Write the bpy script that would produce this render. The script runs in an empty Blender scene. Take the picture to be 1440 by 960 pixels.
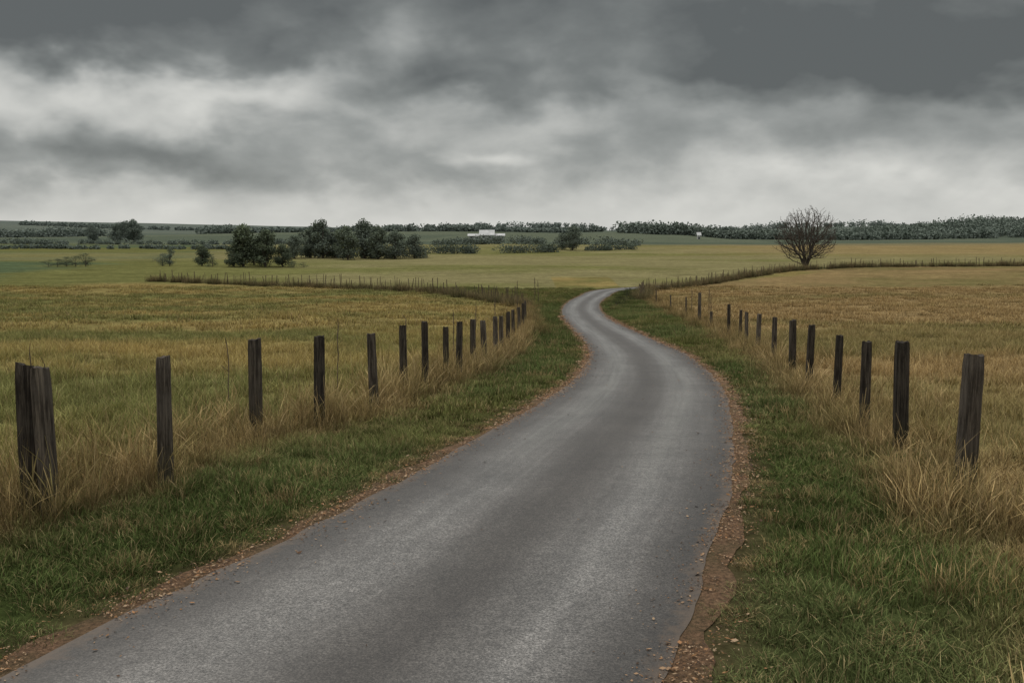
import bpy, math, random
import numpy as np
from mathutils import Vector
rng=np.random.default_rng(7); random.seed(7)
scene=bpy.context.scene
CAMH=2.3
# ------------------------------------------------------------ helpers
def pchip(xs,ys):
    xs=np.array(xs,float); ys=np.array(ys,float); h=np.diff(xs); d=np.diff(ys)/h
    m=np.zeros(len(xs)); m[0]=d[0]; m[-1]=d[-1]
    for i in range(1,len(xs)-1):
        if d[i-1]*d[i]>0:
            w1=2*h[i]+h[i-1]; w2=h[i]+2*h[i-1]; m[i]=(w1+w2)/(w1/d[i-1]+w2/d[i])
    def f(x):
        x=np.clip(np.asarray(x,float),xs[0],xs[-1]); i=np.clip(np.searchsorted(xs,x)-1,0,len(xs)-2)
        t=(x-xs[i])/h[i]; a=t*t
        return (2*t*a-3*a+1)*ys[i]+(t*a-2*a+t)*h[i]*m[i]+(3*a-2*t*a)*ys[i+1]+(t*a-a)*h[i]*m[i+1]
    return f
def sstep(x,a,b):
    t=np.clip((np.asarray(x,float)-a)/(b-a),0,1); return t*t*(3-2*t)
def _h(ix,iy,s):
    h=(ix.astype(np.int64)*374761393+iy.astype(np.int64)*668265263+s*974634777)&0xffffffff
    h=((h^(h>>13))*1274126177)&0xffffffff
    h=(h^(h>>16))&0xffffffff
    return h/4294967295.0
def vnoise(x,y,s=0):
    x=np.asarray(x,float); y=np.asarray(y,float); ix=np.floor(x); iy=np.floor(y); fx=x-ix; fy=y-iy
    fx=fx*fx*(3-2*fx); fy=fy*fy*(3-2*fy)
    a=_h(ix,iy,s);b=_h(ix+1,iy,s);c=_h(ix,iy+1,s);d=_h(ix+1,iy+1,s)
    return (a*(1-fx)+b*fx)*(1-fy)+(c*(1-fx)+d*fx)*fy
def fbm(x,y,s=0,o=4):
    t=0;a=.5;n=0
    for k in range(o):
        t=t+a*vnoise(x*2**k,y*2**k,s+k*17); n+=a; a*=.5
    return t/n
def mixc(a,b,t):
    t=np.asarray(t)[...,None]; return a*(1-t)+b*t
# ------------------------------------------------------------ terrain
Hf=pchip([-60,8,10,12,15,20,25,30,37,45,57,70,82,95,110,125,140,170,200,250,300,400,500,700,1000,1500,4000],
         [2.3,2.3,2.37,2.5,2.7,3.07,3.42,3.75,4.1,4.5,5.05,5.6,5.95,6.2,6.2,5.7,5.1,5.05,4.85,4.6,4.3,4.7,5.3,5.7,5.5,4.5,4.5])
rc=np.array([(-16.,-30.),(-11.4,-20),(-7.2,-10),(-3.1,0),(-.95,4.88),(-.5,6),(.18,8),(.72,10),(1.17,12),(1.81,15),(2.7,20),(3.35,25),(3.85,30),(4.08,37),(4.2,45),(4.37,57),(4.9,70),(5.85,82),(7.8,95),(11.0,106),(14.6,109.8),(19,112.5)])
def catmull(P,n=14):
    out=[]
    for i in range(len(P)-1):
        p0=P[max(i-1,0)];p1=P[i];p2=P[i+1];p3=P[min(i+2,len(P)-1)]
        d=np.linalg.norm(p2-p1); k=max(3,int(d/(.12 if -1<p1[1]<20 else .4))) if d<20 else 30
        a=max(np.linalg.norm(p1-p0),1e-6); c=max(np.linalg.norm(p3-p2),1e-6)
        m1=((p1-p0)/a*d+(p2-p1)/d*a)/(a+d)*d if i>0 else (p2-p1)
        m2=((p2-p1)/d*c+(p3-p2)/c*d)/(c+d)*d if i<len(P)-2 else (p2-p1)
        for j in range(k):
            t=j/k; out.append((2*t**3-3*t*t+1)*p1+(t**3-2*t*t+t)*m1+(-2*t**3+3*t*t)*p2+(t**3-t*t)*m2)
    out.append(P[-1]); return np.array(out)
RC=catmull(rc)
RT=np.gradient(RC,axis=0); RT/=np.linalg.norm(RT,axis=1)[:,None]
RN=np.stack([RT[:,1],-RT[:,0]],1)
hwf=pchip([-30,5,8,30,37,57,82,107,150],[1.62,1.62,1.5,1.5,1.38,1.38,1.38,1.4,1.4])
RW=hwf(RC[:,1])
def road_lat(X,Y):
    X=np.ravel(X);Y=np.ravel(Y); out=np.full(X.shape,999.0)
    m=(Y>-32)&(Y<150)&(X>-40)&(X<160)
    idx=np.where(m)[0]
    for s in range(0,len(idx),4000):
        k=idx[s:s+4000]
        dx=X[k,None]-RC[None,:,0]; dy=Y[k,None]-RC[None,:,1]
        j=np.argmin(dx*dx+dy*dy,1); r=np.arange(len(k))
        lat=dx[r,j]*RN[j,0]+dy[r,j]*RN[j,1]
        d=np.sqrt(dx[r,j]**2+dy[r,j]**2)
        out[k]=np.where(lat<0,-1,1)*np.maximum(np.abs(lat),np.where(d>3,d,0))
    out[X<-40]=-999
    out[(~m)&(X<0)]=-999
    return out
# fence posts  (x, y, height, width)
LP=[(-8.3,-1.5,1.2,.15),(-6.2,3.2,1.2,.15),(-3.97,8.02,1.21,.14),(-3.78,7.95,1.20,.135),(-3.18,8.95,1.19,.125),(-3.13,12,1.18,.155),(-2.55,13,1.18,.145),(-2.1,15,1.15,.13),(-1.98,18,1.2,.13),(-1.65,18.8,1.24,.12),(-1.39,20.8,1.1,.12),(-1.15,21.3,1.2,.12),(-.95,24,1.2,.12),(-.71,25.8,1.13,.13),(-.47,28.3,1.22,.13),(-.32,29.6,1.2,.12),(-.14,33,1.25,.12),(.05,37,1.2,.12),(.3,41,1.15,.12),(.5,46,1.2,.12),(.7,52,1.2,.12)]
RP=[(1.6,0.5,1.2,.15),(3.1,4.6,1.2,.15),(4.11,8.85,1.2,.155),(4.21,10.6,1.22,.14),(4.52,12.6,1.14,.13),(4.95,15,1.1,.115),(5.72,19,1.2,.12),(6.53,23,1.2,.15),(7.1,26.8,1.2,.13),(7.7,31,1.2,.13),(8.06,34,1.18,.11),(8.4,36.5,1.2,.11),(8.75,40,1.35,.12),(9.45,47,.8,.12),(10.2,54,1.6,.17),(10.7,61,1.2,.09),(11.2,70,1.1,.09),(11.9,82,1.1,.09)]
fL=pchip([-30,-1.5,3.2,8,12,15,20,25,30,37,46,57,70,78,95,110],[-22,-8.3,-6.2,-3.95,-3.0,-2.1,-1.5,-.85,-.3,.05,.5,.75,.9,.9,-3,-14])
fR=pchip([-30,0.5,4.6,8.85,10.6,15,19,23,31,40,54,61,82,95,112],[-8,1.6,3.1,4.05,4.21,4.95,5.72,6.53,7.7,8.75,10.2,10.7,11.9,12.8,15])
LFF=np.array([(.9,76),(-2.6,89),(-8.6,100),(-21,110),(-32,115),(-43,119)],float)
RFF=np.array([(11.6,88),(12.6,97),(14.4,105),(18.5,109.5),(25,119),(37,134),(55,143),(76,147),(120,150),(190,150)],float)
ffl=lambda X:np.interp(X,LFF[::-1,0],LFF[::-1,1])
ffr=lambda X:np.interp(X,RFF[:,0],RFF[:,1])
def ground(X,Y,lat=None):
    X=np.asarray(X,float);Y=np.asarray(Y,float)
    z=CAMH-Hf(Y)
    far=sstep(Y,500,1500)
    z=z+far*(12.5*sstep(-X,60,640)+3.0+2.4*np.sin(X/170.+1)*sstep(Y,700,1500)+1.2*np.sin(X/75.+2))
    z=z+sstep(Y,330,620)*2.4*(1+np.sin(X/110.+2.2))*sstep(-X,-200,0)
    z=z+sstep(X,250,480)*sstep(Y,560,850)*8.0
    z=z+sstep(X,30,75)*sstep(130-X,0,30)*sstep(Y,500,620)*2.6
    if lat is None: lat=road_lat(X,Y).reshape(X.shape)
    off=sstep(np.abs(lat),2.0,3.7)
    z=z+off*(.10*(fbm(X/1.7,Y/1.7,3,3)-.5)+.5*(fbm(X/14+5,Y/14,9,2)-.5)*sstep(np.abs(lat),4,16))
    z=z+sstep(Y,140,260)*1.3*(fbm(X/90,Y/90,21,2)-.5)
    return z
A=np.array
C_GREEN=A([.062,.083,.027]); C_GREEN2=A([.096,.116,.044]); C_STRAW=A([.26,.188,.092]); C_LGOLD=A([.25,.195,.078]); C_LGRN=A([.142,.143,.053])
C_RTAN=A([.245,.178,.086]); C_ROLV=A([.165,.142,.060]); C_MID=A([.215,.195,.095]); C_FARG=A([.088,.118,.062])
def cover(X,Y,lat):
    X=np.ravel(X);Y=np.ravel(Y)
    n1=fbm(X/3.2,Y/3.6,31,4); n2=fbm(X/11,Y/6,51,4); n3=fbm(X/.6,Y/.6,71,2); n4=fbm(X/45,Y/14,81,3)
    left=mixc(C_LGOLD,C_LGRN,sstep(.55*n2+.3*n1+.15*n4,.36,.62))
    right=mixc(C_RTAN,C_ROLV,sstep(.5*n2+.35*n4+.15*n1,.40,.66))
    isr=sstep(X-np.interp(Y,[0,100,110,130],[3,3,12,40]),-.5,.5)
    c=mixc(left,right,isr)
    by=np.where(X<5,ffl(X),np.where(X>12,ffr(X),125))
    b=sstep(Y-by,-.8,.8)*(Y>70)
    mid=mixc(C_MID,C_LGRN*1.1,sstep(n4*.6+n2*.4,.42,.66))
    mid=mixc(mid,C_RTAN*1.15,sstep(X,20,90)*sstep(Y,170,230)*.7)
    c=mixc(c,mid,b)
    gl=sstep(-X-.27*Y,2,14)*sstep(Y,112,124)
    c=mixc(c,mixc(C_FARG,C_LGRN,sstep(n4,.45,.6)),gl)
    st=sstep(-X,45,75)*sstep(Y,165,172)*(1-sstep(Y,215,222)); c=mixc(c,A([.21,.19,.09])*np.ones_like(c),st*.6)
    cell=_h(np.floor(X/150+.3*np.sin(Y/200)),np.floor(Y/130),5)
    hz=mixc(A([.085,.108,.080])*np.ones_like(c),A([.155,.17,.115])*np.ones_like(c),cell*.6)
    hz=mixc(hz,A([.135,.158,.145])*np.ones_like(c),sstep(Y,450,1400)*.8)  # far ground pales with distance: aerial haze painted into its colour
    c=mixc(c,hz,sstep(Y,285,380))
    a=np.abs(lat)
    fence=np.where(lat<0,fL(Y),fR(Y)); out=np.where(lat<0,fence-X,X-fence)
    near=(Y<108)
    vg=(1-sstep(out+ (n1-.5)*.9,-.35,.25))*near
    g=mixc(C_GREEN,C_GREEN2,sstep(n1,.35,.65)*np.where(lat>0,1,.4))
    g=mixc(g,g*A([1.8,1.3,1.3]),sstep(n2,.45,.7)*.55)
    c=mixc(c,g,vg)
    sb=np.exp(-((out-.05)/.55)**2)*near*sstep(n3+.3*n1,.35,.7)
    c=mixc(c,C_STRAW*np.ones_like(c),sb*.8)
    return c,vg,out
def new_mesh(name,v,f,mats=(),cols=None,smooth=False,parent=None,link=True,colname='Col'):
    me=bpy.data.meshes.new(name); v=np.asarray(v,np.float32)
    f=np.asarray(f,np.int32) if not isinstance(f,list) else f
    if isinstance(f,list): me.from_pydata(v.tolist(),[],f)
    else:
        k=f.shape[1]; me.vertices.add(len(v)); me.vertices.foreach_set('co',v.ravel())
        me.loops.add(f.size); me.loops.foreach_set('vertex_index',f.ravel())
        me.polygons.add(len(f)); me.polygons.foreach_set('loop_start',np.arange(0,f.size,k,dtype=np.int32))
        me.update(calc_edges=True); me.validate()
    if cols is not None:
        a=me.color_attributes.new(colname,'FLOAT_COLOR','POINT')
        cc=np.ones((len(v),4),np.float32); cc[:,:cols.shape[1]]=cols; a.data.foreach_set('color',cc.ravel())
    for m in mats: me.materials.append(m)
    if smooth: me.polygons.foreach_set('use_smooth',np.ones(len(me.polygons),bool))
    ob=bpy.data.objects.new(name,me)
    if link: scene.collection.objects.link(ob)
    if parent: ob.parent=parent
    return ob
# ------------------------------------------------------------ node helpers
class NT:
    def __init__(s,nt): s.t=nt; s.n=nt.nodes; s.l=nt.links
    def put(s,sock,v):
        if isinstance(v,bpy.types.NodeSocket): s.l.new(v,sock)
        elif v is not None: sock.default_value=v
    def m(s,op,a,b=None,c=None,clamp=False):
        n=s.n.new('ShaderNodeMath'); n.operation=op; n.use_clamp=clamp
        for i,v in enumerate((a,b,c)):
            if v is not None: s.put(n.inputs[i],v)
        return n.outputs[0]
    def vm(s,op,a,b):
        n=s.n.new('ShaderNodeVectorMath'); n.operation=op; s.put(n.inputs[0],a); s.put(n.inputs[1],b); return n.outputs[0]
    def noise(s,vec,scale,det=4,rough=.55,dist=0):
        n=s.n.new('ShaderNodeTexNoise'); s.put(n.inputs['Vector'],vec)
        n.inputs['Scale'].default_value=scale;n.inputs['Detail'].default_value=det;n.inputs['Roughness'].default_value=rough;n.inputs['Distortion'].default_value=dist
        return n.outputs['Fac']
    def ramp(s,fac,pts,interp='LINEAR'):
        n=s.n.new('ShaderNodeValToRGB'); s.put(n.inputs[0],fac); cr=n.color_ramp; cr.interpolation=interp
        while len(cr.elements)<len(pts): cr.elements.new(.5)
        for e,(p,c) in zip(cr.elements,pts):
            e.position=p; e.color=(c,c,c,1) if isinstance(c,(int,float)) else (*c,1)
        return n.outputs[0]
    def mix(s,f,a,b,bt='MIX'):
        n=s.n.new('ShaderNodeMix'); n.data_type='RGBA'; n.blend_type=bt
        s.put(n.inputs[0],f)
        for i,v in ((6,a),(7,b)):
            if isinstance(v,tuple) and len(v)==3: v=(*v,1)
            s.put(n.inputs[i],v)
        return n.outputs[2]
    def sep(s,v):
        n=s.n.new('ShaderNodeSeparateXYZ'); s.put(n.inputs[0],v); return n.outputs
    def comb(s,a,b,c):
        n=s.n.new('ShaderNodeCombineXYZ')
        for i,v in enumerate((a,b,c)): s.put(n.inputs[i],v)
        return n.outputs[0]
def mat(name):
    m=bpy.data.materials.new(name); m.use_nodes=True; t=NT(m.node_tree)
    b=[n for n in t.n if n.type=='BSDF_PRINCIPLED'][0]; o=[n for n in t.n if n.type=='OUTPUT_MATERIAL'][0]
    b.inputs['Roughness'].default_value=.9; b.inputs['Specular IOR Level'].default_value=.2
    return m,t,b,o
def attr(t,name,typ='GEOMETRY'):
    n=t.n.new('ShaderNodeAttribute'); n.attribute_name=name; n.attribute_type=typ; return n.outputs['Color']
def pos(t): return t.n.new('ShaderNodeNewGeometry').outputs['Position']
def bump(t,b,h,st,d):
    n=t.n.new('ShaderNodeBump'); n.inputs['Strength'].default_value=st; n.inputs['Distance'].default_value=d; t.put(n.inputs['Height'],h); t.l.new(n.outputs[0],b.inputs['Normal'])
# ground
M_ground,t,b,o=mat('ground_soil_grass')
p=pos(t); c=attr(t,'Col')
n=t.noise(p,9,4,.7); n2=t.noise(p,1.1,3,.6); n3=t.noise(t.vm('MULTIPLY',p,(.25,.9,.5)),.5,4,.6)
k=t.m('MULTIPLY',t.ramp(n,[(.25,.5),(.75,1.45)]),t.ramp(n2,[(.25,.75),(.75,1.25)]))
k=t.m('MULTIPLY',k,t.ramp(n3,[(.3,.78),(.7,1.22)]))
cc=t.vm('MULTIPLY',c,t.comb(k,k,k)); t.l.new(cc,b.inputs['Base Color']); b.inputs['Roughness'].default_value=1; b.inputs['Specular IOR Level'].default_value=0
bump(t,b,n,.5,.06)
# asphalt
M_road,t,b,o=mat('asphalt')
p=pos(t); uv=t.n.new('ShaderNodeUVMap').outputs[0]; u=t.sep(uv)
wob=t.m('MULTIPLY',t.m('SUBTRACT',t.noise(t.vm('MULTIPLY',p,(.3,.12,0)),1,3),.5),.4)
uu=t.m('ADD',u[0],wob)
def band(c0,w):
    d=t.m('DIVIDE',t.m('SUBTRACT',uu,c0),w); return t.m('EXPONENT',t.m('MULTIPLY',t.m('MULTIPLY',d,d),-1.))
tr=t.m('ADD',band(-.48,.27),band(.50,.25))
streak=t.noise(t.comb(t.m('MULTIPLY',u[0],7.),t.m('MULTIPLY',u[1],.10),0.),1.,4,.6)
tr=t.m('MULTIPLY',tr,t.ramp(streak,[(.28,.65),(.66,1.1)]),clamp=True)
base=t.mix(tr,(.037,.033,.029),(.140,.134,.126))
base=t.mix(1,base,t.ramp(streak,[(.3,.84),(.7,1.16)]),'MULTIPLY')
big=t.noise(p,.9,5,.65); base=t.mix(1,base,t.ramp(big,[(.3,.72),(.7,1.27)]),'MULTIPLY')
agg=t.noise(p,70,3,.85); base=t.mix(1,base,t.ramp(agg,[(.34,.22),(.5,1.),(.66,2.4)]),'MULTIPLY')
med=t.noise(p,14,4,.7); base=t.mix(1,base,t.ramp(med,[(.3,.72),(.7,1.3)]),'MULTIPLY')
v=t.n.new('ShaderNodeTexVoronoi'); v.inputs['Scale'].default_value=50; t.l.new(p,v.inputs['Vector'])
base=t.mix(t.ramp(v.outputs['Distance'],[(.0,.6),(.26,0.)]),base,(.17,.15,.13))
edge=t.m('ABSOLUTE',u[0]); dn=t.noise(p,9,5,.75)
base=t.mix(1,base,t.ramp(edge,[(.72,1.),(.95,.7)]),'MULTIPLY')
ef=t.ramp(t.m('ADD',edge,t.m('MULTIPLY',t.m('SUBTRACT',dn,.5),.34)),[(.91,0.),(1.0,.85)])
base=t.mix(ef,base,(.10,.070,.046))
t.l.new(base,b.inputs['Base Color'])
t.l.new(t.m('SUBTRACT',.60,t.m('MULTIPLY',tr,.30)),b.inputs['Roughness']); b.inputs['Specular IOR Level'].default_value=.6
bump(t,b,t.m('ADD',agg,t.m('MULTIPLY',med,.8)),.30,.010)
# dirt shoulder
M_dirt,t,b,o=mat('dirt_shoulder')
p=pos(t); n=t.noise(p,34,6,.78); n2=t.noise(p,2.5,4,.6)
c=t.ramp(n,[(.3,(.035,.024,.015)),(.45,(.12,.073,.042)),(.6,(.24,.145,.085)),(.75,(.38,.27,.18))])
c=t.mix(t.ramp(n2,[(.42,.0),(.7,.6)]),c,(.06,.06,.026)); t.l.new(c,b.inputs['Base Color']); b.inputs['Roughness'].default_value=1; bump(t,b,n,.8,.03)
M_leaf,t,b,o=mat('leaf_litter'); t.l.new(attr(t,'Col'),b.inputs['Base Color'])
# wood
M_wood,t,b,o=mat('weathered_wood')
tc=t.n.new('ShaderNodeTexCoord').outputs['Object']; oi=t.n.new('ShaderNodeObjectInfo').outputs['Random']
q=t.vm('ADD',tc,t.comb(t.m('MULTIPLY',oi,30.),oi,oi))
g=t.noise(t.vm('MULTIPLY',q,(42,42,2.2)),1,5,.75); g2=t.noise(q,4,4,.6)
c=t.ramp(g,[(.32,(.010,.008,.006)),(.48,(.048,.039,.031)),(.68,(.19,.16,.125))])
c=t.mix(t.ramp(g2,[(.42,0.),(.7,.5)]),c,(.11,.096,.080))
c=t.mix(1,c,t.ramp(oi,[(0,.55),(1,1.5)]),'MULTIPLY')
c=t.mix(t.ramp(t.sep(tc)[2],[(.15,.5),(.45,0.)]),c,(.045,.045,.018))
t.l.new(c,b.inputs['Base Color']); bump(t,b,g,1,.025)
# grass
def grassmat(name,tip,basec):
    m,t,b,o=mat(name)
    g=attr(t,'gcol','INSTANCER'); bl=t.n.new('ShaderNodeAttribute'); bl.attribute_name='Col'
    s=t.sep(bl.outputs['Color'])
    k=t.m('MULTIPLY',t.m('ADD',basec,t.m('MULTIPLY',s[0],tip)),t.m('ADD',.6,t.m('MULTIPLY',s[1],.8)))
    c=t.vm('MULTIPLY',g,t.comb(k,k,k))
    c=t.mix(t.ramp(s[2],[(.80,0.),(.84,.7)]),c,t.vm('MULTIPLY',t.comb(.29,.22,.12),t.comb(k,k,k)))
    df=t.n.new('ShaderNodeBsdfDiffuse'); t.l.new(c,df.inputs[0]); t.l.new(df.outputs[0],o.inputs[0]); t.n.remove(b)
    return m
M_grass=grassmat('grass_blades',1.6,.45)
def colmat(name,rough=.8):
    m,t,b,o=mat(name); df=t.n.new('ShaderNodeBsdfDiffuse'); t.l.new(attr(t,'Col'),df.inputs[0]); t.l.new(df.outputs[0],o.inputs[0]); t.n.remove(b); return m
M_fol=colmat('foliage',1); M_bark,t,b,o=mat('bark')
t.l.new(t.ramp(t.noise(pos(t),6,4,.6),[(.3,(.05,.043,.036)),(.7,(.13,.112,.095))]),b.inputs['Base Color'])
# ------------------------------------------------------------ terrain sheet
ys=list(np.arange(-30,0,.6))+list(np.arange(0,40,.25)); s=.25
while ys[-1]<3600: s=max(s*1.019,.25); ys.append(ys[-1]+s)
xr=[12.];s=.25
while xr[-1]<2600: s*=1.055; xr.append(xr[-1]+s)
xl=[-8.];s=.25
while xl[-1]>-2600: s*=1.055; xl.append(xl[-1]-s)
xs=np.array(xl[::-1]+list(np.arange(-7.75,12,.25))+xr); ys=np.array(ys)
XX,YY=np.meshgrid(xs,ys); lat=road_lat(XX,YY)
ZZ=ground(XX,YY,lat.reshape(XX.shape))
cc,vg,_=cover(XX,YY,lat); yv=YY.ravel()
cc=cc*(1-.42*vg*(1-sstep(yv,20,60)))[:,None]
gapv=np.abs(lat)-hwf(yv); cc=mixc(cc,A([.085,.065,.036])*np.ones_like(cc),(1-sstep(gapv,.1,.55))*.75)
nx,ny=len(xs),len(ys); I=np.arange(nx*ny).reshape(ny,nx)
F=np.stack([I[:-1,:-1].ravel(),I[:-1,1:].ravel(),I[1:,1:].ravel(),I[1:,:-1].ravel()],1)
Zg=ZZ.ravel()-.004
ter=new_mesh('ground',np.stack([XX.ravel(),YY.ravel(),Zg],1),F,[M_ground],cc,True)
# ------------------------------------------------------------ road + shoulders
def ribbon(name,offs,m,lift):
    n=len(RC); k=len(offs); V=np.zeros((n,k,3))
    for j,o_ in enumerate(offs):
        P=RC+RN*np.asarray(o_).reshape(-1,1)
        V[:,j,:2]=P; V[:,j,2]=CAMH-Hf(P[:,1])+lift
    I=np.arange(n*k).reshape(n,k); F=np.stack([I[:-1,:-1].ravel(),I[:-1,1:].ravel(),I[1:,1:].ravel(),I[1:,:-1].ravel()],1)
    ob=new_mesh(name,V.reshape(-1,3),F,[m],None,True); me=ob.data
    uvl=me.uv_layers.new(name='UVMap'); li=np.zeros(len(me.loops),np.int32); me.loops.foreach_get('vertex_index',li)
    jj=li%k; ii=li//k; uu=np.linspace(-1,1,k)[jj]; uvl.data.foreach_set('uv',np.stack([uu,L[ii]],1).ravel().astype(np.float32)); return ob
L=np.concatenate([[0],np.cumsum(np.linalg.norm(np.diff(RC,axis=0),axis=1))])
jl=(fbm(L/.4,L*0,91,3)-.5)*.08+(fbm(L/2.2,L*0,191,2)-.5)*.05; jr=(fbm(L/.4,L*0+9,93,3)-.5)*.08+(fbm(L/2.2,L*0+3,193,2)-.5)*.05
wl=(fbm(L/.5,L*0+4,95,4)-.5)*.26; wr=(fbm(L/.5,L*0+7,97,4)-.5)*.26
ribbon('road',[(-RW+jl)+ (2*RW-jl+jr)*f for f in np.linspace(0,1,13)],M_road,.010)
ribbon('dirt_shoulder',[-RW-.15+wl,-RW+.25],M_dirt,.004)
ribbon('dirt_shoulder',[RW-.25,RW+.17+wr],M_dirt,.0045)
# leaf litter
Nl=60000
ti=rng.random(Nl)**1.5; side=rng.choice([-1,1],Nl,p=[.47,.53]); yy=2+ti*60
ci=np.searchsorted(RC[:,1],yy).clip(0,len(RC)-1); la=side*(RW[ci]+.08+rng.normal(0,.12,Nl)*np.where(rng.random(Nl)<.25,1.8,.85)); stray=rng.random(Nl)<.003; la[stray]=rng.uniform(-1.5,1.5,stray.sum())
P=RC[ci]+RN[ci]*la[:,None]+RT[ci]*rng.uniform(-.2,.2,(Nl,1)); sz=rng.uniform(.003,.009,Nl)*(1+yy/18); sz*=np.where(rng.random(Nl)<.10,1.9,1)
kp=fbm(P[:,0]/.35,P[:,1]/.5,19,3)>.38; P=P[kp]; sz=sz[kp]; Nl=len(P)
a=rng.uniform(0,2*math.pi,Nl); zz=CAMH-Hf(P[:,1])+.013
d1=np.stack([np.cos(a),np.sin(a),rng.uniform(-.3,.4,Nl)],1)*sz[:,None]; d2=np.stack([-np.sin(a),np.cos(a),rng.uniform(-.3,.4,Nl)],1)*(sz*rng.uniform(.25,.7,Nl))[:,None]
c0=np.column_stack([P,zz+sz*.3]); V=np.stack([c0-d1,c0-d2,c0+d1,c0+d2],1).reshape(-1,3)
pal=A([[.36,.19,.09],[.25,.135,.06],[.40,.26,.155],[.12,.07,.042],[.42,.30,.19],[.08,.052,.035]]); cl=np.repeat(pal[rng.integers(0,6,Nl)]*rng.uniform(.7,1.1,(Nl,1)),4,0)
new_mesh('leaf_litter',V,np.arange(4*Nl).reshape(-1,4),[M_leaf],cl)
# ------------------------------------------------------------ grass clumps
def clump(name,n,rad,h0,h1,w,lean,coll,segs=3,seedhead=0,droop=.6):
    V=[];F=[];Cc=[]
    for i in range(n):
        r=rad*math.sqrt(random.random()); a=random.uniform(0,6.283); x=r*math.cos(a); y=r*math.sin(a)
        h=random.uniform(h0,h1)*(1-.3*r/rad); la=random.gauss(a,1.3); ln=abs(random.gauss(lean,lean*.5)); ww=w*random.uniform(.6,1.2)
        fa=random.uniform(0,6.283); fx,fy=math.cos(fa),math.sin(fa); rr=random.random(); r2=random.random(); b0=len(V)
        for k in range(segs+1):
            tt=k/segs; off=ln*h*(tt**1.8); z=h*tt*(1-droop*ln*tt*.6); wd=ww*(1-tt**1.5)+ (0.0008)
            if seedhead and rr>.55: wd=ww*.45 if tt<.7 else ww*(1.5 if tt<.95 else .5)
            px=x+math.cos(la)*off; py=y+math.sin(la)*off
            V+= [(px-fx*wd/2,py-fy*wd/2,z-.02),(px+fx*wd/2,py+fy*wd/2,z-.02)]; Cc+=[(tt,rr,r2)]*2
            if k: F.append((b0+2*k-2,b0+2*k-1,b0+2*k+1,b0+2*k))
    ob=new_mesh(name,np.array(V),np.array(F),[M_grass],np.array(Cc),False,link=False); coll.objects.link(ob)
def mkcoll(nm,k,*a,**kw):
    c=bpy.data.collections.new(nm)
    for i in range(k): clump(f'{nm}_tuft_{i}',*a,coll=c,**kw)
    return c
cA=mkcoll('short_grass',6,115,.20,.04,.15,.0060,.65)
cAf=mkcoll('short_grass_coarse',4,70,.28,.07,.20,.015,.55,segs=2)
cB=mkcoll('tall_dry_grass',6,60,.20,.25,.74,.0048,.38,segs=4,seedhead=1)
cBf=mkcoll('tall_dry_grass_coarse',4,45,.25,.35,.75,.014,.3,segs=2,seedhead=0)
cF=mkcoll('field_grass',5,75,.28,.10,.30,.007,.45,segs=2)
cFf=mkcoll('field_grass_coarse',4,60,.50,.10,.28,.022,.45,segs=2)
def scatter(name,P,scl,col,coll):
    n=len(P); z=ground(P[:,0],P[:,1]); me=bpy.data.meshes.new(name); me.vertices.add(n); me.vertices.foreach_set('co',np.column_stack([P,z]).astype(np.float32).ravel())
    a=me.attributes.new('rot','FLOAT_VECTOR','POINT'); a.data.foreach_set('vector',np.column_stack([rng.normal(0,.08,n),rng.normal(0,.08,n),rng.uniform(0,6.28,n)]).astype(np.float32).ravel())
    a=me.attributes.new('scl','FLOAT_VECTOR','POINT'); a.data.foreach_set('vector',np.asarray(scl,np.float32).ravel())
    a=me.attributes.new('idx','INT','POINT'); a.data.foreach_set('value',rng.integers(0,100,n).astype(np.int32)%len(coll.objects))
    a=me.attributes.new('gcol','FLOAT_COLOR','POINT'); a.data.foreach_set('color',np.column_stack([col,np.ones(n)]).astype(np.float32).ravel())
    ob=bpy.data.objects.new(name,me); scene.collection.objects.link(ob)
    ng=bpy.data.node_groups.new(name,'GeometryNodeTree'); ng.interface.new_socket('Geometry',in_out='INPUT',socket_type='NodeSocketGeometry'); ng.interface.new_socket('Geometry',in_out='OUTPUT',socket_type='NodeSocketGeometry')
    N=ng.nodes; gi=N.new('NodeGroupInput'); go=N.new('NodeGroupOutput'); mp=N.new('GeometryNodeMeshToPoints'); ip=N.new('GeometryNodeInstanceOnPoints'); ci=N.new('GeometryNodeCollectionInfo')
    ci.inputs['Collection'].default_value=coll; ci.inputs['Separate Children'].default_value=True; ci.inputs['Reset Children'].default_value=True
    ip.inputs['Pick Instance'].default_value=True
    def na(nm,ty):
        q=N.new('GeometryNodeInputNamedAttribute'); q.data_type=ty; q.inputs['Name'].default_value=nm; return q.outputs['Attribute']
    K=ng.links.new
    K(gi.outputs[0],mp.inputs['Mesh']); K(mp.outputs[0],ip.inputs['Points']); K(ci.outputs[0],ip.inputs['Instance'])
    K(na('idx','INT'),ip.inputs['Instance Index']); K(na('rot','FLOAT_VECTOR'),ip.inputs['Rotation']); K(na('scl','FLOAT_VECTOR'),ip.inputs['Scale']); K(ip.outputs[0],go.inputs[0])
    md=ob.modifiers.new('scatter','NODES'); md.node_group=ng
def pts(x0,x1,y0,y1,dens):
    n=int((x1-x0)*(y1-y0)*dens); P=np.column_stack([rng.uniform(x0,x1,n),rng.uniform(y0,y1,n)])
    m=(P[:,0]>-.56*P[:,1]-3.5)&(P[:,0]<.56*P[:,1]+3.5); return P[m]
GB=1.33
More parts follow.
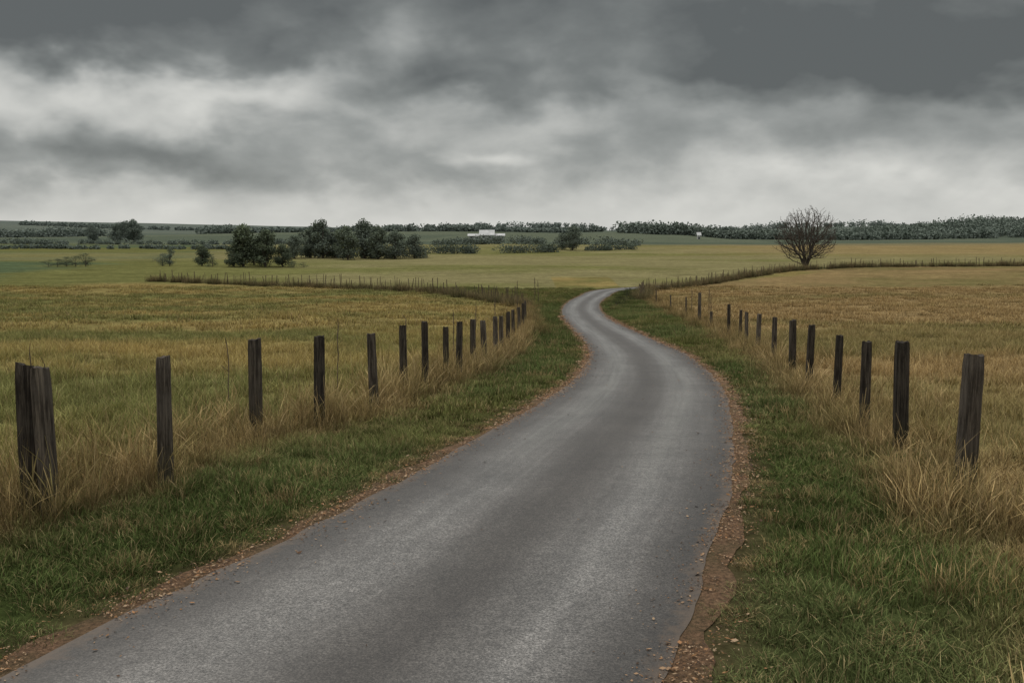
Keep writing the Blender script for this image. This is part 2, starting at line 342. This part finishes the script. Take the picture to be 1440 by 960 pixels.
def verge(y0,y1,dens,coll,sc,nm):
    P=pts(-12,16,y0,y1,dens); l=road_lat(P[:,0],P[:,1]); c,vg,out=cover(P[:,0],P[:,1],l); hw=hwf(P[:,1])
    gap=np.abs(l)-hw; m=(vg>.3)&(gap>.05+.24*vnoise(P[:,0]*2.5,P[:,1]*2.5,44))&(np.abs(l)<20); P=P[m];c=c[m];gap=gap[m];l=l[m]
    s=sc*rng.uniform(.6,1.25,len(P))*(.40+.60*sstep(gap,.1,.8)); hs=s*(.60+1.2*fbm(P[:,0]/1.1,P[:,1]/1.1,61,2)*1.)
    sh=.58+.78*fbm(P[:,0]/.8,P[:,1]/.8,66,3); dead=(rng.random(len(P))<.08+.22*(gap<.35))
    c=np.where(dead[:,None],A([.19,.145,.07]),c)
    scatter(nm,P,np.column_stack([s**.5*1.0,s**.5*1.0,hs]),c*GB*sh[:,None]*rng.uniform(.8,1.2,(len(P),1)),coll)
verge(1.5,13,34,cA,1.1,'verge_grass')
verge(13,34,13,cAf,1.0,'verge_grass')
verge(34,108,4.5,cAf,1.5,'verge_grass')
def field(y0,y1,dens,coll,sc,nm,xm=80):
    P=pts(-xm,xm,y0,y1,dens); l=road_lat(P[:,0],P[:,1]); c,vg,out=cover(P[:,0],P[:,1],l)
    m=(out>-.3)&(vg<.6)&(np.abs(l)>hwf(P[:,1])+.5); P=P[m];c=c[m]
    s=sc*rng.uniform(.6,1.3,len(P)); hs=s*(.5+1.0*fbm(P[:,0]/2.5,P[:,1]/2.5,63,3))
    scatter(nm,P,np.column_stack([s,s,hs]),c*GB*rng.uniform(.75,1.25,(len(P),1)),coll)
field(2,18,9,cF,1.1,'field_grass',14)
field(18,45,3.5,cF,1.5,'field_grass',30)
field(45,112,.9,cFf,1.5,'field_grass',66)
def dry(y0,y1,dens,coll,sc,nm,sig=.34):
    Ps=[]
    for f,sgn,km in ((fL,-1,1.45),(fR,1,1.0)):
        n=int((y1-y0)*dens*km); Y=rng.uniform(y0,y1,n); X=f(Y)+rng.normal(-sgn*.08,sig,n)+ (rng.random(n)<.25)*rng.uniform(0,1.6,n)*sgn
        Ps.append(np.column_stack([X,Y]))
    if y0<5: Ps.append(np.column_stack([rng.normal(3.5,.25,50),rng.uniform(6.4,8.8,50)]))
    P=np.concatenate(Ps); d=fbm(P[:,0]/1.2,P[:,1]/1.2,65,2); P=P[d>.30]; d=d[d>.30]
    l=road_lat(P[:,0],P[:,1]); k=np.abs(l)>hwf(P[:,1])+.55; P=P[k]; d=d[k]
    s=sc*rng.uniform(.45,1.1,len(P)); hs=s*(.48+.95*d); col=mixc(C_STRAW*np.ones((len(P),3)),A([.14,.12,.05])*np.ones((len(P),3)),rng.random(len(P))**1.3)
    scatter(nm,P,np.column_stack([s,s,hs]),col*1.15*rng.uniform(.5,1.2,(len(P),1)),coll)
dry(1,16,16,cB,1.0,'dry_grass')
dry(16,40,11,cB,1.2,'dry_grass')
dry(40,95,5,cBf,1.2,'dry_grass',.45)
Q=[]
for PL,lim in ((LFF,999),(RFF,999)):
    for a_,b_ in zip(PL[:-1],PL[1:]):
        n=int(np.linalg.norm(b_-a_)*7); tt=rng.random((n,1)); Q.append(a_*(1-tt)+b_*tt+rng.normal(0,.35,(n,2)))
Q=np.concatenate(Q); s=rng.uniform(.8,1.7,len(Q))
cq=mixc(A([.15,.115,.065])*np.ones((len(Q),3)),A([.085,.085,.042])*np.ones((len(Q),3)),rng.random(len(Q)))
scatter('rank_grass',Q,np.column_stack([s*1.3,s*1.3,s*1.25]),cq*1.1,cBf)
# ------------------------------------------------------------ posts
def post(x,y,h,w,parent,i,tilt=.03):
    K=16;R=15; V=[];F=[]; s0=random.randint(0,999); sl=random.gauss(0,.05); tz=random.uniform(-.5,.5); asp=random.uniform(.8,1.0)
    for r in range(R+1):
        z=-.3+(h+.3)*r/R
        for k in range(K):
            a=2*math.pi*(k+.5)/K; c,s=math.cos(a),math.sin(a); q=(abs(c)**7+abs(s)**7)**(-1/7.)
            n=float(vnoise(A([k*1.3]),A([z*1.2]),s0)[0]-.5); n2=float(vnoise(A([k*3.1]),A([z*9.]),s0+5)[0]-.5)
            rad=w/2*q*(1+.15*n+.06*n2)*(1.05-.09*r/R)
            if r==R: rad*=.93
            zz=z+((.03*float(vnoise(A([k*1.3]),A([0.]),s0+9)[0])+sl*w*c) if r>=R-1 else 0)
            V.append((rad*c,rad*s*asp,zz))
    for r in range(R):
        for k in range(K): F.append((r*K+k,r*K+(k+1)%K,(r+1)*K+(k+1)%K,(r+1)*K+k))
    b0=len(V); V.append((0,0,h+.010)); F+=[(R*K+k,R*K+(k+1)%K,b0) for k in range(K)]
    ob=new_mesh(f'post_{i}',np.array(V),F,[M_wood],None,False,parent)
    ob.location=(x,y,float(ground(A([x]),A([y]))[0])); ob.rotation_euler=(random.gauss(0,tilt),random.gauss(0,tilt),tz)
for nm,PP in (('wooden_post_fence',LP),('wooden_post_fence',RP)):
    e=bpy.data.objects.new(nm,None); scene.collection.objects.link(e)
    for i,(x,y,h,w) in enumerate(PP): post(x,y,h,w,e,i+1,.015)
M_stake,t,b,o=mat('old_stake_wood'); t.l.new(t.ramp(t.noise(pos(t),3,3),[(.3,(.08,.062,.045)),(.7,(.18,.14,.10))]),b.inputs['Base Color'])
def tubes(S,k=4):
    S=np.array(S,float); p0=S[:,0:3];p1=S[:,3:6];r0=S[:,6];r1=S[:,7]; d=p1-p0; d/=np.linalg.norm(d,axis=1)[:,None]+1e-9
    up=np.where(np.abs(d[:,2:3])>.9,A([[1.,0,0]]),A([[0,0,1.]])); u=np.cross(d,up); u/=np.linalg.norm(u,axis=1)[:,None]; v=np.cross(d,u)
    V=[]
    for p,r in ((p0,r0),(p1,r1)):
        for j in range(k):
            a=2*math.pi*j/k; V.append(p+(u*math.cos(a)+v*math.sin(a))*r[:,None])
    V=np.stack(V,1); n=len(S); B=(np.arange(n)*2*k)[:,None]
    F=np.concatenate([np.stack([B[:,0]+j,B[:,0]+(j+1)%k,B[:,0]+k+(j+1)%k,B[:,0]+k+j],1) for j in range(k)]); return V.reshape(-1,3),F
def stakes(name,PL,sp,h):
    S=[]
    for a_,b_ in zip(PL[:-1],PL[1:]):
        n=max(1,int(np.linalg.norm(b_-a_)/sp))
        for j in range(n):
            q=a_+(b_-a_)*(j+random.uniform(0,.8))/n+A([random.gauss(0,.15),random.gauss(0,.15)]); z=float(ground(A([q[0]]),A([q[1]]))[0]); hh=h*random.uniform(.55,1.1); r=random.uniform(.025,.055)
            S.append((q[0],q[1],z-.1,q[0]+random.gauss(0,.09),q[1]+random.gauss(0,.07),z+hh,r,r*.8))
    V,F=tubes(S,6); new_mesh(name,V,F,[M_stake])
stakes('stake_fence',LFF,.5,1.45); stakes('stake_fence',RFF,.65,1.25)
S=[]
for (x,y,h) in [(-5.2,11,1.0),(-4.6,9.4,1.25),(-4.2,14.5,1.1),(-3.0,17,1.3),(-2.4,22,1.3),(-1.6,27,1.4),(-1.2,33,1.5),(-.6,40,1.6),(.3,62,2.2),(2.2,84,1.8),(2.0,88,2.0),(11.5,58,1.8),(10,50,1.6),(12.3,68,1.5)]:
    z=float(ground(A([x]),A([y]))[0]); p0=A([x,y,z-.05]); px=p0.copy(); w=.004+y*.0003
    for k in range(5):
        q=px+A([random.gauss(0,.015),random.gauss(0,.015),h/5]); S.append((*px,*q,w,w*.8)); 
        if k>1: S.append((*q,*(q+A([random.gauss(0,.05),random.gauss(0,.05),.10])),w*.7,w*.4))
        px=q
V,F=tubes(S,4); new_mesh('dead_weed_stalks',V,F,[M_stake])
# ------------------------------------------------------------ bare tree
x0,y0=41.2,140.;z0=float(ground(A([x0]),A([y0]))[0])
NP=[A([0,0,-.1])];PA=[-1];PL_=[0.]
for i in range(9):
    a=i/9*6.283+random.uniform(-.3,.3); ln=random.uniform(.05,.5); d=A([math.cos(a)*ln,math.sin(a)*ln,1.]); prev=0; q=A([math.cos(a)*.2,math.sin(a)*.2,.1])
    for k in range(4):
        q=q+d*.42*random.uniform(.8,1.2)+A([random.gauss(0,.04),random.gauss(0,.04),0]); NP.append(q.copy()); PA.append(prev); PL_.append(PL_[prev]+.45); prev=len(NP)-1
T=[]
while len(T)<2500:
    v=rng.normal(size=3); v/=np.linalg.norm(v); r=(rng.random()**.38) if rng.random()<.75 else rng.uniform(.82,1.05)
    q=v*r*A([4.3,4.3,3.7])*(1+.10*math.sin(5*math.atan2(v[1],v[0])+3*v[2]))*rng.uniform(.93,1.05)+A([0,0,4.55])
    if q[2]>1.2 and math.hypot(q[0],q[1])<1.6+2.2*(q[2]-.8): T.append(q)
T=sorted(T,key=lambda q:np.linalg.norm(q-A([0,0,1.2])))
for q in T:
    arr=A(NP); dv=q-arr; dd=np.linalg.norm(dv,axis=1); pl=A(PL_)
    cost=dd+.55*pl+ np.where(dv[:,2]<-.1,1.5,0); cost[0]=1e9; j=int(np.argmin(cost)); dj=dd[j]; prev=j; ns=max(1,int(dj/.45)); 
    p=NP[j]
    for k in range(1,ns+1):
        f=k/ns; w_=p+(q-p)*f+A([random.gauss(0,.05),random.gauss(0,.05),random.gauss(0,.04)])*(1 if k<ns else .3); w_[2]-=.10*dj*math.sin(math.pi*f)
        NP.append(w_); PA.append(prev); PL_.append(PL_[prev]+dj/ns); prev=len(NP)-1
acc=np.zeros(len(NP)); 
for i in range(len(NP)-1,0,-1):
    if acc[i]==0: acc[i]=.018**2.3
    acc[PA[i]]+=acc[i]
rad=acc**(1/2.3); rad=np.minimum(rad,.17)
S=[(*NP[PA[i]],*NP[i],min(rad[PA[i]],rad[i]*1.4),rad[i]) for i in range(1,len(NP))]
V,F=tubes(S,4); e=bpy.data.objects.new('bare_tree',None); e.location=(x0,y0,z0); scene.collection.objects.link(e); new_mesh('trunk_and_branches',V,F,[M_bark],parent=e)
# ------------------------------------------------------------ leafy trees
HZ=A([.235,.275,.252])  # aerial haze tint, blended into leaf colours of farther trees and hedges
def leafquads(C,size,col):
    n=len(C); u=rng.normal(size=(n,3)); u/=np.linalg.norm(u,axis=1)[:,None]; w=np.cross(u,rng.normal(size=(n,3))); w/=np.linalg.norm(w,axis=1)[:,None]
    s=size*rng.uniform(.5,1.3,(n,1)); V=np.stack([C-u*s,C-w*s*.7,C+u*s,C+w*s*.7],1).reshape(-1,3); return V,np.arange(4*n).reshape(-1,4),np.repeat(col,4,0)
def leafy(name,x,y,h,w,haze=0.,base=None,bush=False,n=4600):
    z=float(ground(A([x]),A([y]))[0]); C=[];cols=[]
    nc=17 if not bush else 8; cl=[]; S=[]
    for i in range(nc):
        f=(i+random.random())/nc; a=random.uniform(0,6.283); rr=w*.5*random.uniform(.25,.78)*math.sqrt(max(.05,1-(abs(f-.38)/.66)**2))
        c=A([math.cos(a)*rr,math.sin(a)*rr,h*(.13+.70*f)]); rad=A([w*.21,w*.21,h*.13])*random.uniform(.75,1.3); cl.append((c,rad))
        S.append((0,0,h*.25*f+.1,*(c),.014*h,.005*h))
    cl.append((A([0,0,h*.84]),A([w*.17,w*.17,h*.14]))); cl.append((A([0,0,h*.5]),A([w*.3,w*.3,h*.3]))); cl.append((A([0,0,h*.25]),A([w*.36,w*.36,h*.2])))
    for c,rad in cl:
        m=n//len(cl); v=rng.normal(size=(m,3)); v/=np.linalg.norm(v,axis=1)[:,None]; r=rng.random((m,1))**.45*rng.uniform(.85,1.18,(m,1)); C.append(c+v*r*rad)
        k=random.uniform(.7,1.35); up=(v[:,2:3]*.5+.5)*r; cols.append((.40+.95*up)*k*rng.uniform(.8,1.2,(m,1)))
    C=np.concatenate(C); k=np.concatenate(cols); C[:,2]=np.maximum(C[:,2],.05); bc=A(base if base is not None else [.115,.142,.080])
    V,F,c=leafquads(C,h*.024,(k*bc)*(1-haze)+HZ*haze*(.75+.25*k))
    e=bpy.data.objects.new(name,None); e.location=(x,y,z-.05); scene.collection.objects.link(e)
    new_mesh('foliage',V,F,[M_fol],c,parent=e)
    S+= [(0,0,0,0,0,h*.35,.03*h,.024*h),(0,0,h*.35,.02*h,0,h*.8,.024*h,.006*h)]
    V,F=tubes(S,6); new_mesh('trunk_and_limbs',V,F,[M_bark],parent=e)
def at(px,Y): return (px-720)/1400*Y
mid=[(343,142,6.3,4.2,.18),(374,143,5.6,4.4,.18),(330,141,3.4,3.2,.18),(398,144,3.5,3.2,.2),(285,143,3.2,2.8,.2),(358,147,4.0,4.2,.2),
     (415,186,4.6,4.6,.5),(437,190,6.0,5.0,.5),(455,188,7.6,5.4,.5),(490,182,6.5,6.0,.36),(513,190,7.8,6.2,.5),(532,186,6.6,5.2,.44),(556,188,5.8,5.0,.5),(583,190,4.9,4.2,.5),(472,190,5.0,4.2,.55),
     (180,402,9.0,9.5,.66),(191,400,9.6,8,.66),(168,404,7.8,7.5,.68),(133,405,7.4,6,.72),(805,240,6.2,6.4,.54),(790,243,4.3,5,.54)]
for x,Y,h,w,hz in mid: leafy('leafy_tree',at(x,Y),Y,h,w,hz)
for x,Y,h,w,hz in [(300,141,1.6,2.6,.15),(240,143,2.8,2.4,.5),(230,144,2.0,2.7,.5),(70,142,1.2,3.6,.2),(82,141,1.3,3.6,.2),(95,143,1.6,3.6,.2),(108,142,1.7,3.6,.2),(122,143,2.1,3.4,.2),(414,142,1.1,2.6,.15),(428,143,.9,2.6,.15)]:
    leafy('shrub',at(x,Y),Y,h,w,hz,bush=True,n=1500)
def hedgemass(name,segs,haze,base=(.090,.115,.068),size=.3,per=70):
    C=[];cc=[]
    for (xa,Ya,xb,Yb,h0,h1,sp,depth) in segs:
        L_=math.hypot(xb-xa,Yb-Ya); n=max(2,int(L_/sp))
        tt=np.sort(rng.random(n)); Yv=Ya+(Yb-Ya)*tt+rng.uniform(-depth,depth,n); xv=xa+(xb-xa)*tt+rng.normal(0,sp*.4,n)
        hv=rng.uniform(h0,h1,n)*(.50+1.0*fbm(xv/(h1*4.5),Yv/40.,8,3)); zv=ground(xv,Yv)
        for x,Y,h,z in zip(xv,Yv,hv,zv):
            m=per; v=rng.normal(size=(m,3)); v/=np.linalg.norm(v,axis=1)[:,None]; r=rng.random((m,1))**.4*rng.uniform(.85,1.2,(m,1))
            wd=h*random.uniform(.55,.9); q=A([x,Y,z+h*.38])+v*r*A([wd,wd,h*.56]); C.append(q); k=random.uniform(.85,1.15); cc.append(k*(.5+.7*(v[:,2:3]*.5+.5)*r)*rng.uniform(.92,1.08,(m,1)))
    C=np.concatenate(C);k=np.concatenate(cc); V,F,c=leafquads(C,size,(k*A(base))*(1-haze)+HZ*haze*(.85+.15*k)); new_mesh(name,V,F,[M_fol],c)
hedgemass('hedgerow',[(at(608,215),215,at(672,222),222,1.6,2.8,.4,1.5),(at(700,225),225,at(778,228),228,2.2,3.8,.4,2),(at(825,240),240,at(890,245),245,1.4,3.0,.45,2),
   (at(400,192),192,at(600,192),192,1.6,3.0,.5,2)],.40,size=.17,per=110)
hedgemass('hedgerow',[(at(610,300),300,at(900,300),300,1.4,2.8,.6,2),(at(-250,262),262,at(330,270),270,.8,1.4,.6,2),(at(-250,330),330,at(420,340),340,1.0,2.2,.7,4)],.62,size=.26,per=80)
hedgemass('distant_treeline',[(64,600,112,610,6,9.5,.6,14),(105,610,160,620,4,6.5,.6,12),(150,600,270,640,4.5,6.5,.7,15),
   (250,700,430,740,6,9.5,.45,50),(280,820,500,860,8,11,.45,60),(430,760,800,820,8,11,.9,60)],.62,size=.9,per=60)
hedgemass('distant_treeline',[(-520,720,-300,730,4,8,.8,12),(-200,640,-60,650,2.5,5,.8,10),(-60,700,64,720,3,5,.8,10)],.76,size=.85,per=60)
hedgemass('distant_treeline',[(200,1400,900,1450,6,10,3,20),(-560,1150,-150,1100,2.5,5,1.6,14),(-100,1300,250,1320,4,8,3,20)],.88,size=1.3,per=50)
for x,y,h,w in [(8.6,80,.8,2.4),(9.6,85,.9,2.6),(10.4,90,1.0,2.8),(8.0,76,.6,2.0),(11.2,95,1.0,2.8)]:
    leafy('shrub',x,y,h,w,0,base=(.085,.10,.045),bush=True,n=1500)
# ------------------------------------------------------------ farm buildings
M_white,t,b,o=mat('whitewash'); t.l.new(t.ramp(t.noise(pos(t),1.5,4),[(.3,(.38,.39,.38)),(.7,(.52,.52,.50))]),b.inputs['Base Color'])
M_roof,t,b,o=mat('pale_metal_roof'); t.l.new(t.ramp(t.noise(pos(t),.6,4),[(.3,(.46,.47,.47)),(.7,(.70,.71,.71))]),b.inputs['Base Color'])
M_dark,t,b,o=mat('window_glass'); b.inputs['Base Color'].default_value=(.06,.065,.07,1); b.inputs['Roughness'].default_value=.15
def gable(e,tag,cx,cy,L_,D,h,rh):
    x0,x1,y0,y1=cx-L_/2,cx+L_/2,cy-D/2,cy+D/2
    V=[(x0,y0,-1),(x1,y0,-1),(x1,y1,-1),(x0,y1,-1),(x0,y0,h),(x1,y0,h),(x1,y1,h),(x0,y1,h),(x0,cy,h+rh),(x1,cy,h+rh)]
    new_mesh('walls_'+tag,np.array(V,float),[(0,1,5,4),(1,2,6,9,5),(2,3,7,6),(3,0,4,8,7)],[M_white],parent=e)
    o_=.5; k=rh/(D/2); V=[]
    for dz in (.03,.25):
        V+=[(x0-o_,y0-o_,h-o_*k+dz),(x1+o_,y0-o_,h-o_*k+dz),(x1+o_,cy,h+rh+dz),(x0-o_,cy,h+rh+dz),(x1+o_,y1+o_,h-o_*k+dz),(x0-o_,y1+o_,h-o_*k+dz)]
    F=[(6,7,8,9),(9,8,10,11),(0,3,2,1),(3,5,4,2),(0,1,7,6),(1,2,8,7),(2,4,10,8),(4,5,11,10),(5,3,9,11),(3,0,6,9)]
    new_mesh('roof_'+tag,np.array(V,float),F,[M_roof],parent=e)
    Vw=[];Fw=[]; nw=max(1,int(L_/2.2))
    for i in range(nw):
        wx=x0+(i+.5)*L_/nw; b0=len(Vw); Vw+=[(wx-.45,y0-.02,.9),(wx+.45,y0-.02,.9),(wx+.45,y0-.02,1.8),(wx-.45,y0-.02,1.8)]; Fw.append((b0,b0+1,b0+2,b0+3))
    new_mesh('windows_'+tag,np.array(Vw,float),Fw,[M_dark],parent=e)
X,Y=at(685,420),420.; e=bpy.data.objects.new('white_farmhouse',None); e.location=(X,Y,float(ground(A([X]),A([Y]))[0])+.1); scene.collection.objects.link(e)
gable(e,'main',0,0,5.5,6,2.2,1.8); gable(e,'wing_a',-5.4,1,4.4,5,1.7,.7); gable(e,'wing_b',5.1,.5,4.0,5,1.8,.7)
X,Y=at(981,520),520.; e=bpy.data.objects.new('white_cottage',None); e.location=(X,Y,float(ground(A([X]),A([Y]))[0])-.9); scene.collection.objects.link(e)
gable(e,'main',0,0,1.3,3,3.0,1.2)
# ------------------------------------------------------------ world
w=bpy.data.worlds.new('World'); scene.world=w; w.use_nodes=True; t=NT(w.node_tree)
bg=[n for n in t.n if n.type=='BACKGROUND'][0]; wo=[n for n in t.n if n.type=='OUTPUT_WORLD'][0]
SE,SR=math.radians(52),math.radians(-35)
sky=t.n.new('ShaderNodeTexSky'); sky.sky_type='NISHITA'; sky.sun_disc=False; sky.sun_elevation=SE; sky.sun_rotation=SR; t.l.new(sky.outputs[0],bg.inputs[0]); bg.inputs[1].default_value=.08
d=t.n.new('ShaderNodeTexCoord').outputs['Generated']; x,y,z=t.sep(d)
hor=t.m('SQRT',t.m('ADD',t.m('MULTIPLY',x,x),t.m('MULTIPLY',y,y))); e0=t.m('DIVIDE',z,t.m('MAXIMUM',hor,.001)); az=t.m('ARCTAN2',x,y)
na_=t.noise(t.vm('MULTIPLY',d,(7.,7.,12.)),1,4,.50,.15); nb_=t.noise(t.vm('ADD',t.vm('MULTIPLY',d,(9,9,15)),(7.3,2.1,4.4)),1,4,.50,.15)
nc_=t.noise(t.vm('ADD',t.vm('MULTIPLY',d,(6,6,13)),(1.3,5.1,2.4)),1.,5,.48,.2)
nd_=t.noise(t.vm('MULTIPLY',d,(17,17,30)),1,4,.52,.15)
ea=t.m('ADD',e0,t.m('MULTIPLY',t.m('SUBTRACT',nb_,.5),.12)); aa=t.m('ADD',az,t.m('MULTIPLY',t.m('SUBTRACT',na_,.5),.35))
prof=t.ramp(t.m('MULTIPLY',ea,2.,clamp=True),[(0,.08),(.05,.20),(.10,.42),(.16,.45),(.22,.33),(.28,.48),(.335,.78),(.42,.90),(.6,.85),(.95,.30)],'EASE')
D=prof
def blob(a,e_,sa,se,amp):
    u_=t.m('DIVIDE',t.m('SUBTRACT',aa,a),sa); v_=t.m('DIVIDE',t.m('SUBTRACT',ea,e_),se)
    g=t.m('EXPONENT',t.m('MULTIPLY',t.m('ADD',t.m('MULTIPLY',u_,u_),t.m('MULTIPLY',v_,v_)),-1.)); return t.m('MULTIPLY',g,amp)
for bl in [(-.42,.068,.22,.020,.24),(-.36,.128,.18,.022,-.40),(0.0,.132,.13,.028,.32),(.38,.150,.26,.036,.42),(-.03,.072,.05,.012,-.35),(-.12,.195,.05,.045,-.34),(.10,.165,.06,.02,-.18),(.25,.045,.2,.015,-.2),(-.45,.19,.16,.03,.22),(.32,.095,.22,.020,.12)]:
    D=t.m('ADD',D,blob(*bl))
D=t.m('ADD',D,t.m('MULTIPLY',t.m('SUBTRACT',nc_,.5),.85)); D=t.m('ADD',D,t.m('MULTIPLY',t.m('SUBTRACT',nd_,.5),.42))
hzf=t.ramp(e0,[(0,1.),(.05,0.)]); D=t.m('MULTIPLY',D,t.m('SUBTRACT',1.,t.m('MULTIPLY',hzf,.6)),clamp=True)
col=t.ramp(D,[(0,(.66,.66,.625)),(.25,(.485,.492,.470)),(.5,(.305,.318,.308)),(.75,(.185,.197,.192)),(1,(.112,.121,.120))])
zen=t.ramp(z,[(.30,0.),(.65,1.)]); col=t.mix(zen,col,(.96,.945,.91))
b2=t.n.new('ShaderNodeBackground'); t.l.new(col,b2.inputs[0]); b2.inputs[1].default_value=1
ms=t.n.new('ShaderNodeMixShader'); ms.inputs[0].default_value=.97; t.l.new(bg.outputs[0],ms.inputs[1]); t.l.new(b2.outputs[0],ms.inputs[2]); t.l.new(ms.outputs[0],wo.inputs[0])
sl=bpy.data.lights.new('sun','SUN'); sl.energy=.9; sl.angle=math.radians(25); sl.color=(1,.93,.84); so=bpy.data.objects.new('sun',sl); scene.collection.objects.link(so)
sd=Vector((math.sin(SR)*math.cos(SE),math.cos(SR)*math.cos(SE),math.sin(SE))); so.rotation_euler=sd.to_track_quat('Z','Y').to_euler()
# ------------------------------------------------------------ camera
cam=bpy.data.cameras.new('camera'); co=bpy.data.objects.new('camera',cam); scene.collection.objects.link(co); cam.lens=35; cam.sensor_width=36; cam.clip_end=6000; cam.clip_start=.05
co.location=(0,0,CAMH); co.rotation_euler=(math.radians(90-6.32),0,0); scene.camera=co
scene.view_settings.view_transform='Standard'; scene.view_settings.look='None'; scene.view_settings.exposure=0
